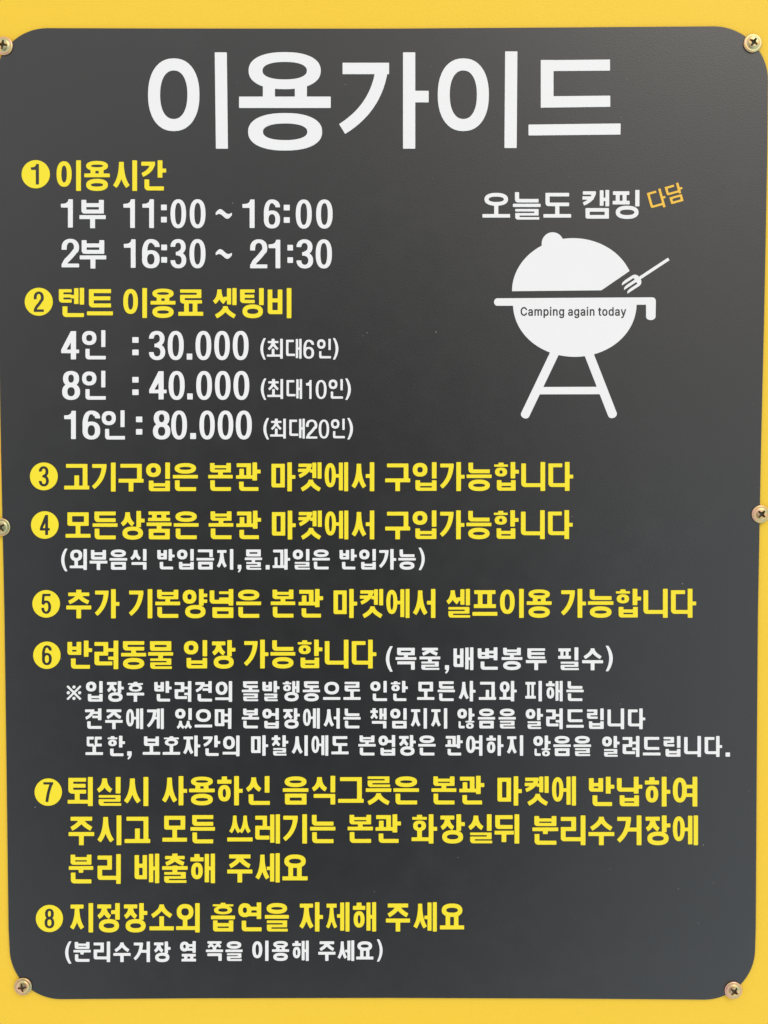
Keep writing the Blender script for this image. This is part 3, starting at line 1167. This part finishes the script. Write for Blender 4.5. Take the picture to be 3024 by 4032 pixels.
# 7 dishes and rubbish
o = 2980
row('y', 'first yellow line about returning used dishes', W_('퇴실시', L(293), L(641), 87, 212, o), W_('사용하신', L(700), L(1166), 83, 209, o),
    W_('음식그릇은', L(1222), Rr(151), 82, 207, o), W_('본관', Rr(205), Rr(433), 82, 207, o), W_('마켓에', Rr(490), Rr(829), 84, 210, o),
    W_('반납하여', Rr(885), Rr(1353), 86, 214, o))
row('y', 'second yellow line about sorting rubbish', W_('주시고', L(297), L(649), 253, 381, o), W_('모든', L(702), L(929), 249, 375, o),
    W_('쓰레기는', L(982), L(1449), 248, 374, o), W_('본관', L(1502), Rr(73), 248, 373, o), W_('화장실뒤', Rr(119), Rr(584), 248, 374, o),
    W_('분리수거장에', Rr(641), Rr(1356), 253, 381, o))
row('y', 'short last yellow line about sorting rubbish', W_('분리', L(298), L(522), 420, 548, o), W_('배출해', L(582), L(929), 418, 545, o), W_('주세요', L(982), L(1329), 416, 542, o))
# 8 smoking
o = 3400
row('y', 'yellow rule about smoking', W_('지정장소외', L(303), L(863), 171, 297, o), W_('흡연을', L(912), L(1248), 168, 294, o), W_('자제해', L(1293), L(1625), 167, 293, o),
    W_('주세요', Rr(8), Rr(346), 167, 293, o))
row('w', 'small white note in brackets at the bottom', D_('(', 282, 309, 336, 432, o), W_('분리수거장', L(318), L(737), 337, 425, o, **kw), W_('옆', L(778), L(847), 335, 423, o, **kw),
    W_('쪽을', L(890), L(1048), 334, 421, o, **kw), W_('이용해', L(1090), L(1334), 333, 420, o, **kw), W_('주세요', L(1375), L(1613), 332, 420, o, **kw),
    D_(')', 1628, 1653, 327, 423, o))

# number badges: yellow discs with the figure left out
BADGES = [('1', 155, 95, 61, 600), ('2', 168, 97, 60.5, 1100), ('3', 190, 138, 60, 1750), ('4', 194, 348, 59.5, 1750), ('5', 200, 85, 59.5, 2300),
          ('6', 203, 307, 59, 2300), ('7', 209, 152, 59, 2980), ('8', 214, 237, 58.5, 3400)]
for ch, cx, cy, r_, off in BADGES:
    X, Y, R_ = L(cx), off + cy * S, r_ * S
    g = G()
    g.add.append([g.ell(X - R_, Y - R_, X + R_, Y + R_, 2.0, 64)])
    hh = R_ * 1.46
    ww = hh * (0.50 if ch != '1' else 0.40)
    ox = X - ww / 2 - (R_ * 0.06 if ch == '1' else 0)
    dg_ = digit(ch, ww, hh, kv=0.30 if ch != '1' else 0.42, kh=0.12)
    for a in dg_.add:
        g.sub.append(([[(p[0] + ox, p[1] + Y - hh / 2) for p in l_] for l_ in a], 0.0))
    relief('number_badge', stack([(g, 0, 0)]), m_yellow, sign, label='yellow disc with a black figure %s' % ch)

# logo lettering
lk = dict(wr=1.02, kv=0.145, kh=0.125)
row('w', 'white logo lettering above the barbecue emblem', W_('오늘도', Rr(425), Rr(808), 170, 292, 600, **lk), W_('캠핑', Rr(857), Rr(1103), 163, 288, 600, **lk))
tl = []
ang = math.radians(-15.5)
for ch, ox, oy in (('다', 2543, 758), ('담', 2613, 735)):
    g = syllable(ch, 70, 76, 0.135, 0.112)
    for lp in g.contours(1.5):
        c_, s_ = math.cos(ang), math.sin(ang)
        tl.append(np.stack([ox + lp[:, 0] * c_ - lp[:, 1] * s_, oy + lp[:, 0] * s_ + lp[:, 1] * c_], 1))
row('g', 'small tilted amber word beside the logo lettering', tl)

# ------------------------------------------------------------------ barbecue emblem
E = 800 / 1659.0
e = lambda x, y: (1900 + x * E, 900 + y * E)


def ering(g, cx, cy, a, b_, a0, a1, n=40):
    return [e(cx + a * math.cos(math.radians(a0 + (a1 - a0) * k / n)), cy + b_ * math.sin(math.radians(a0 + (a1 - a0) * k / n))) for k in range(n + 1)]


# kettle: rim, bowl, legs
g = G()
rim = [e(120, 570), e(1385, 562)] + [e(1385 + 29 * math.sin(a), 591 - 29 * math.cos(a)) for a in [math.pi / 2 * k / 6 for k in range(1, 7)]]
rim += [e(1412, 723)] + [e(1373 + 39 * math.cos(a), 720 + 28 * math.sin(a)) for a in [math.pi * k / 10 for k in range(11)]] + [e(1334, 622), e(1256, 623), e(248, 631), e(120, 631)]
rim += [e(120 - 27 * math.sin(a), 600.5 + 30.5 * math.cos(a)) for a in [math.pi * k / 10 for k in range(1, 10)]]
g.poly(*rim)
bowl = []
for k in range(61):
    a = math.radians(0 + 180 * k / 60)
    c_, s_ = math.cos(a), math.sin(a)
    bowl.append(e(752.5 + 504.5 * c_, 610 + 438 * abs(s_) ** 0.97))
g.poly(*bowl)


def leg(xt0, xt1, yt, xb, yb):
    p0 = ((xt0 + xt1) / 2, yt)
    d = Vector((xb - p0[0], yb - p0[1])).normalized()
    wv = (xt1 - xt0) / 2 * abs(d.y)
    nx, ny = -d.y, d.x
    pts = [e(p0[0] + nx * wv, p0[1] + ny * wv), e(xb + nx * wv, yb + ny * wv)]
    for k in range(1, 10):
        a = math.pi * k / 10
        pts.append(e(xb + nx * wv * math.cos(a) + d.x * wv * 0.8 * math.sin(a), yb + ny * wv * math.cos(a) + d.y * wv * 0.8 * math.sin(a)))
    pts += [e(xb - nx * wv, yb - ny * wv), e(p0[0] - nx * wv, p0[1] - ny * wv)]
    g.poly(*pts)


leg(556, 636, 1000, 347, 1521)
leg(822, 902, 1010, 1060, 1518)
g.poly(e(480, 1294), e(945, 1292), e(965, 1353), e(455, 1354))


# the words cut out of the bowl: outlines of the small grotesque letters, (advance, loops) in 1/1000
LATIN = {'C': (510, [[(267,-7),(225,-3),(186,7),(150,25),(119,49),(92,79),(70,115),(53,157),(44,203),(40,254),(44,305),(53,352),(70,393),(92,429),(119,459),(150,484),(186,501),(225,512),(267,516),(293,514),(317,511),(340,504),(362,496),(383,485),(402,471),(419,456),(435,438),(448,418),(459,397),(467,373),(473,348),(408,348),(404,365),(397,380),(389,395),(380,407),(369,418),(357,428),(344,437),(330,444),(315,449),(300,453),(284,455),(267,456),(237,453),(209,445),(184,432),(161,414),(141,391),(125,364),(113,332),(106,295),(103,254),(106,213),(113,177),(125,145),(141,117),(161,94),(184,76),(210,63),(237,56),(267,53),(284,54),(300,56),(315,60),(330,65),(344,72),(357,81),(369,90),(380,102),(389,114),(397,128),(404,144),(408,160),(473,160),(467,135),(459,112),(448,91),(435,71),(420,53),(402,38),(383,24),(363,13),(341,5),(317,-2),(293,-6)]]),
'a': (389, [[(160,-9),(137,-7),(115,-3),(94,5),(76,15),(60,29),(48,45),(38,63),(32,84),(30,108),(32,128),(36,146),(43,161),(53,174),(64,184),(78,193),(92,200),(108,206),(125,211),(143,214),(161,217),(178,220),(234,227),(247,229),(257,231),(265,235),(271,240),(274,246),(276,255),(276,257),(275,272),(272,285),(267,297),(260,307),(251,315),(240,322),(227,327),(212,330),(196,331),(178,330),(163,327),(149,322),(137,316),(127,309),(118,301),(110,292),(104,283),(100,274),(41,291),(51,313),(64,331),(79,346),(95,358),(114,368),(133,375),(153,380),(173,383),(194,384),(208,384),(223,382),(239,379),(255,375),(271,369),(286,360),(300,350),(312,336),(322,320),(330,301),(335,278),(337,251),(337,0),(277,0),(277,52),(272,52),(267,43),(260,34),(252,25),(242,16),(229,8),(215,1),(199,-4),(181,-7)],[(170,45),(192,47),(211,51),(228,59),(242,68),(254,80),(263,93),(270,108),(274,122),(276,138),(276,190),(272,187),(267,184),(259,182),(251,180),(241,178),(231,176),(200,171),(175,168),(161,166),(147,163),(134,159),(122,153),(112,147),(103,139),(97,130),(93,118),(92,105),(93,93),(96,82),(102,72),(109,64),(119,57),(130,52),(142,48),(156,46)]]),
'm': (610, [[(53,0),(53,379),(112,379),(112,295),(108,295),(114,314),(122,331),(132,346),(144,358),(158,368),(172,376),(187,382),(203,385),(219,386),(245,383),(268,375),(287,361),(303,342),(314,320),(321,295),(312,295),(318,312),(326,329),(337,343),(350,356),(364,366),(381,375),(398,381),(417,385),(437,386),(458,385),(478,380),(497,372),(514,361),(529,346),(541,328),(550,307),(555,283),(557,255),(557,0),(496,0),(496,254),(493,279),(485,298),(473,313),(456,323),(438,329),(419,330),(402,329),(387,326),(374,320),(363,312),(353,302),(345,290),(340,277),(336,263),(335,247),(335,0),(274,0),(274,260),(272,280),(265,297),(253,311),(238,322),(220,328),(199,330),(185,329),(171,326),(158,320),(145,312),(135,302),(126,289),(119,274),(115,257),(114,238),(114,0)]]),
'p': (424, [[(53,-143),(53,379),(112,379),(112,319),(118,319),(123,327),(130,336),(137,346),(147,355),(158,364),(171,373),(188,379),(207,383),(229,384),(259,382),(287,374),(313,361),(335,342),(354,320),(370,293),(381,261),(388,227),(390,189),(388,151),(381,116),(370,84),(355,57),(336,34),(313,16),(288,3),(260,-6),(229,-8),(208,-7),(189,-3),(173,4),(159,12),(147,21),(138,31),(130,41),(124,50),(118,59),(114,59),(114,-143)],[(220,47),(242,49),(262,55),(279,66),(294,80),(306,97),(316,117),(323,139),(327,163),(328,189),(327,215),(323,239),(316,261),(307,281),(295,298),(280,311),(262,322),(243,328),(220,330),(198,328),(178,322),(161,312),(147,299),(134,282),(125,263),(118,241),(114,216),(113,189),(114,162),(118,138),(125,115),(135,95),(147,78),(162,65),(179,55),(198,49)]]),
'i': (171, [[(53,0),(53,379),(114,379),(114,0)],[(84,443),(73,444),(63,448),(54,455),(47,463),(43,472),(41,483),(43,494),(47,504),(54,512),(63,518),(73,522),(84,524),(95,522),(105,518),(114,512),(121,504),(125,494),(126,483),(125,472),(121,463),(114,455),(105,448),(95,444)]]),
'n': (410, [[(114,227),(114,0),(53,0),(53,379),(112,379),(112,287),(102,287),(116,319),(132,344),(152,362),(175,374),(200,382),(227,384),(252,383),(275,377),(295,369),(313,356),(328,340),(341,321),(350,298),(355,271),(357,240),(357,0),(296,0),(296,235),(293,263),(286,286),(273,304),(256,318),(235,326),(210,329),(192,328),(176,324),(161,317),(147,308),(136,297),(126,283),(119,266),(115,248)]]),
'g': (425, [[(207,-151),(180,-149),(156,-146),(134,-140),(114,-132),(97,-122),(82,-110),(70,-97),(59,-84),(51,-69),(101,-41),(107,-49),(114,-57),(122,-66),(131,-74),(142,-82),(154,-88),(169,-93),(187,-96),(207,-97),(236,-95),(261,-87),(282,-75),(298,-58),(308,-34),(311,-6),(311,68),(306,68),(301,60),(294,51),(287,41),(277,32),(266,23),(252,16),(236,10),(217,6),(195,5),(165,7),(138,14),(113,27),(90,43),(71,65),(55,90),(43,120),(36,154),(34,191),(36,229),(43,263),(55,293),(71,320),(90,342),(112,361),(138,374),(166,382),(196,384),(218,383),(237,379),(253,373),(267,365),(279,356),(288,346),(296,336),(302,327),(308,319),(313,319),(313,379),(372,379),(372,-9),(370,-40),(363,-67),(350,-90),(334,-109),(314,-124),(291,-136),(265,-144),(237,-149)],[(205,59),(227,61),(246,66),(264,75),(278,87),(290,103),(300,121),(307,142),(311,166),(312,193),(311,219),(307,242),(300,264),(291,283),(279,299),(264,312),(247,322),(227,328),(205,330),(182,328),(163,322),(145,312),(130,298),(118,282),(109,262),(102,241),(98,218),(96,193),(98,167),(102,144),(109,123),(118,104),(131,88),(145,76),(163,66),(183,61)]]),
'o': (415, [[(207,-8),(174,-5),(144,3),(117,16),(93,35),(72,58),(56,85),(44,116),(37,150),(34,187),(37,225),(44,260),(56,291),(72,318),(93,341),(117,360),(144,374),(174,382),(207,384),(241,382),(271,374),(299,360),(323,341),(343,318),(359,291),(371,260),(379,225),(381,187),(379,150),(371,116),(359,85),(343,58),(323,35),(299,16),(271,3),(241,-5)],[(207,46),(231,49),(252,55),(270,66),(285,80),(298,97),(307,117),(314,139),(318,163),(319,187),(318,212),(314,236),(307,258),(298,278),(285,296),(270,310),(252,321),(231,328),(207,330),(184,328),(163,321),(145,310),(130,296),(118,278),(108,258),(102,236),(98,212),(96,187),(98,163),(102,139),(108,117),(118,97),(130,80),(145,66),(163,55),(184,49)]]),
't': (227, [[(204,379),(204,327),(6,327),(6,379)],[(65,471),(126,471),(126,98),(127,83),(130,70),(136,61),(144,55),(156,51),(170,50),(185,51),(202,54),(213,2),(207,0),(200,-2),(192,-3),(184,-3),(176,-4),(168,-4),(138,-1),(113,7),(92,21),(77,41),(68,64),(65,93)]]),
'd': (424, [[(195,-8),(165,-6),(137,3),(111,16),(89,34),(70,57),(55,84),(43,116),(36,151),(34,189),(36,227),(43,261),(55,293),(70,320),(89,342),(112,361),(137,374),(165,382),(196,384),(218,383),(237,379),(253,373),(267,364),(278,355),(287,346),(295,336),(301,327),(306,319),(311,319),(311,509),(372,509),(372,0),(313,0),(313,59),(307,59),(301,50),(295,41),(287,31),(277,21),(266,12),(252,4),(236,-3),(217,-7)],[(205,47),(226,49),(246,55),(263,65),(278,78),(290,95),(299,115),(306,138),(310,162),(312,189),(310,216),(306,241),(300,263),(290,282),(278,299),(263,312),(246,322),(227,328),(205,330),(182,328),(162,322),(145,311),(130,298),(118,281),(108,261),(102,239),(98,215),(96,189),(98,163),(102,139),(109,117),(118,97),(130,80),(145,66),(162,55),(182,49)]]),
'y': (389, [[(47,-139),(61,-86),(71,-87),(83,-89),(94,-90),(104,-89),(113,-86),(122,-81),(130,-74),(138,-64),(145,-51),(151,-36),(163,-1),(17,379),(84,379),(165,155),(173,132),(180,109),(187,87),(193,64),(199,42),(206,21),(184,21),(190,42),(196,64),(202,87),(209,110),(216,132),(224,155),(305,379),(371,379),(204,-58),(196,-77),(187,-93),(177,-107),(165,-119),(153,-128),(139,-136),(125,-141),(109,-144),(91,-145),(82,-145),(73,-144),(65,-143),(57,-142),(52,-140)]])}


def text_loops(txt, x0, x1, y_base, k, gap=40):
    pen, loops = 0.0, []
    for c_ in txt:
        if c_ == ' ':
            pen += 190
            continue
        adv, ls = LATIN[c_]
        loops += [np.array(l_, float) + np.array([pen, 0]) for l_ in ls]
        pen += adv + gap
    mn = min(l_[:, 0].min() for l_ in loops)
    mx = max(l_[:, 0].max() for l_ in loops)
    kx = (x1 - x0) / (mx - mn)
    return [np.stack([x0 + (l_[:, 0] - mn) * kx, y_base - l_[:, 1] * k], 1) for l_ in loops]


wl = text_loops('Camping again today', *[1900 + v * E for v in (312, 1170)], 900 + 711 * E, 0.0635)
g.sub.append((wl, 1.15))
loops_bowl = []
for lp in g.contours(1.25, 0.15):
    loops_bowl.append(lp)
emblem = relief('grill_emblem', loops_bowl, m_white, sign, label='white kettle barbecue emblem with small dark words on its bowl')

g = G()
lid = []
for k in range(41):
    a = math.radians(180 + (337.0 - 180) * k / 40)
    lid.append(e(738.5 + 498.5 * math.cos(a), 512 + 433 * math.sin(a)))
lid += [e(1200, 347), e(970, 505)]
g.poly(*lid)
g.add.append([g.ell(*e(482, 31), *e(662, 215), 2.0, 40)])
relief('lid', stack([(g, 0, 0)]), m_white, emblem)

g = G()
fo = Vector((1290, 400))                        # fork: throat of the handle, pointing down left
d = Vector((-0.835, 0.55)).normalized()
n_ = Vector((-d.y, d.x))                        # to the upper left side is negative


def fk(u, v):
    p = fo + d * u + n_ * v
    return e(p.x, p.y)


g.poly(fk(-275, -12.5), fk(-275, 12.5), fk(20, 12.5), fk(20, -12.5))
hw = 52
for v0, v1, u1, tip in ((-hw, -hw + 24, 152, 0), (-12, 12, 158, 1), (hw - 24, hw, 152, 2)):
    g.poly(fk(48, v0), fk(u1 + 12, v0 + 1), fk(u1 + 2, v1 - 9), fk(u1 - 12, v1 - 3), fk(u1 - 34, v1), fk(48, v1))
thr = [fk(50, -hw)] + [fk(50 - 42 * math.sin(a), -hw + 40 - 40 * math.cos(a)) for a in [math.pi / 2 * k / 6 for k in range(7)]]
thr += [fk(50 - 42 * math.cos(a), hw - 40 + 40 * math.sin(a)) for a in [math.pi / 2 * k / 6 for k in range(7)]] + [fk(50, hw)]
g.poly(*thr)
loops_f = []
for lp in g.contours(1.25, 0.15):
    loops_f.append(lp)
relief('fork', loops_f, m_white, emblem)

# ------------------------------------------------------------------ screws
m_zinc, b, t = mat('yellow_zinc', (0.8, 0.55, 0.25), 0.42, 0.5, 1.0)
n1 = noise(t, 320, 3, 0.6)
oi = t.nodes.new('ShaderNodeObjectInfo')
mp = t.nodes.new('ShaderNodeMath')
mp.operation = 'ADD'
t.links.new(n1.outputs['Fac'], mp.inputs[0])
t.links.new(maprange(t, oi.outputs['Random'], 0, 1, -0.16, 0.16), mp.inputs[1])
cr = t.nodes.new('ShaderNodeValToRGB')
cr.color_ramp.elements[0].position = 0.28
cr.color_ramp.elements[0].color = (0.70, 0.38, 0.29, 1)
cr.color_ramp.elements[1].position = 0.72
cr.color_ramp.elements[1].color = (0.46, 0.46, 0.25, 1)
for p_, c_ in ((0.42, (0.72, 0.46, 0.31)), (0.54, (0.68, 0.47, 0.20)), (0.63, (0.58, 0.50, 0.28))):
    q_ = cr.color_ramp.elements.new(p_)
    q_.color = (*c_, 1)
t.links.new(mp.outputs[0], cr.inputs[0])
t.links.new(cr.outputs[0], b.inputs['Base Color'])
n2 = noise(t, 2500, 2, 0.5)
bump(t, b, n2.outputs['Fac'], 0.25, 0.0001)

SR = 0.00535


def screw_mesh(name, prof_r0, prof_r1, height, nr, na, cap):
    """surface of revolution with a height function h(x, y), open at the back"""
    bm = bmesh.new()
    rings = []
    for i in range(nr + 1):
        rr = prof_r0 + (prof_r1 - prof_r0) * i / nr
        if rr < 1e-9:
            rings.append([bm.verts.new((0, 0, height(0, 0)))])
            continue
        rings.append([bm.verts.new((rr * math.cos(2 * math.pi * k / na), rr * math.sin(2 * math.pi * k / na),
                                    height(rr * math.cos(2 * math.pi * k / na), rr * math.sin(2 * math.pi * k / na)))) for k in range(na)])
    for a, b_ in zip(rings, rings[1:]):
        for k in range(na):
            if len(a) == 1:
                bm.faces.new((a[0], b_[k], b_[(k + 1) % na]))
            else:
                bm.faces.new((a[k], b_[k], b_[(k + 1) % na], a[(k + 1) % na]))
    last = rings[-1]
    low = [bm.verts.new((v.co.x * 0.97, v.co.y * 0.97, cap)) for v in last]
    for k in range(na):
        bm.faces.new((last[k], low[k], low[(k + 1) % na], last[(k + 1) % na]))
    bm.faces.new(low[::-1])
    bmesh.ops.recalc_face_normals(bm, faces=bm.faces[:])
    me = bpy.data.meshes.new(name)
    bm.to_mesh(me)
    bm.free()
    for p in me.polygons:
        p.use_smooth = True
    me.materials.append(m_zinc)
    return me


def h_flange(x, y):
    r_ = math.hypot(x, y) / SR
    e_ = max(0.0, (r_ - 0.86) / 0.14)
    return 0.00095 - 0.0005 * e_ ** 2


def h_head(x, y):
    r_ = math.hypot(x, y) / SR
    R0 = 0.76
    base = 0.00050 + 0.0014 * math.sqrt(max(0.0, 1 - (r_ / R0) ** 3.0))
    # cross recess: arms along the axes, with flared inner corners
    ax, ay = abs(x) / SR, abs(y) / SR
    hi, lo_ = max(ax, ay), min(ax, ay)
    arm = 0.115 + 0.10 * max(0.0, 1 - hi / 0.32)
    din = min((arm - lo_) / 0.05, (0.50 - hi) / 0.05)
    k = min(1.0, max(0.0, din))
    depth = 0.0040 * k * (1 - 0.45 * hi / 0.5) if k > 0 else 0
    return max(base - depth, 0.00014)


proto = None
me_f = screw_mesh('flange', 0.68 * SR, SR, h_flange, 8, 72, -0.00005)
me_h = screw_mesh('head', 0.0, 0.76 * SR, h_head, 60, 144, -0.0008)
# shade of a deep recess, painted onto the cross slot faces
m_slot_shade, b, t = mat('slot_shade', (0.085, 0.075, 0.045), 0.6, 0.4)
me_h.materials.append(m_slot_shade)
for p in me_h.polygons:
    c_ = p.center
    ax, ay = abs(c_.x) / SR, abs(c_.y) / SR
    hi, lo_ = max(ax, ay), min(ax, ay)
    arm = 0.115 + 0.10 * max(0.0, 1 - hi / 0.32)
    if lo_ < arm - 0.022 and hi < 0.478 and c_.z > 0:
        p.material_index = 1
SCREWS = [(15.5, 182, 36.7, 8, 'brass coloured screw at the sign\'s top left corner, cut by the picture edge'),
          (2962.3, 171.9, 36.2, 34, 'brass coloured screw at the sign\'s top right corner'),
          (6.6, 2075.5, 34.6, -35, 'greenish brass screw halfway down the sign\'s left edge'),
          (2993.8, 2024.5, 36.3, 42, 'golden brass screw halfway down the sign\'s right edge'),
          (91.7, 3883, 34.6, -8, 'pinkish brass screw at the sign\'s bottom left corner'),
          (2886.6, 3898, 34.5, 38, 'pale brass screw at the sign\'s bottom right corner')]
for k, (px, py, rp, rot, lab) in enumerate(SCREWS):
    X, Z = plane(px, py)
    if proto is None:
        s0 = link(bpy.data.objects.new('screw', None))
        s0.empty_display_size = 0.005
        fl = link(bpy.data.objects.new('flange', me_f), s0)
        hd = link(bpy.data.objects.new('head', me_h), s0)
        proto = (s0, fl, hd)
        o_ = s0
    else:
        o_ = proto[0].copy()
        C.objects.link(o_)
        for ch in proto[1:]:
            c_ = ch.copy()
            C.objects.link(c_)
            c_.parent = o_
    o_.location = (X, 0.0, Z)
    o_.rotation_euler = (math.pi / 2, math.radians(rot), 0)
    o_['label'] = lab
    o_['category'] = 'screw'
    o_['group'] = 'screws fixing the sign to the board'
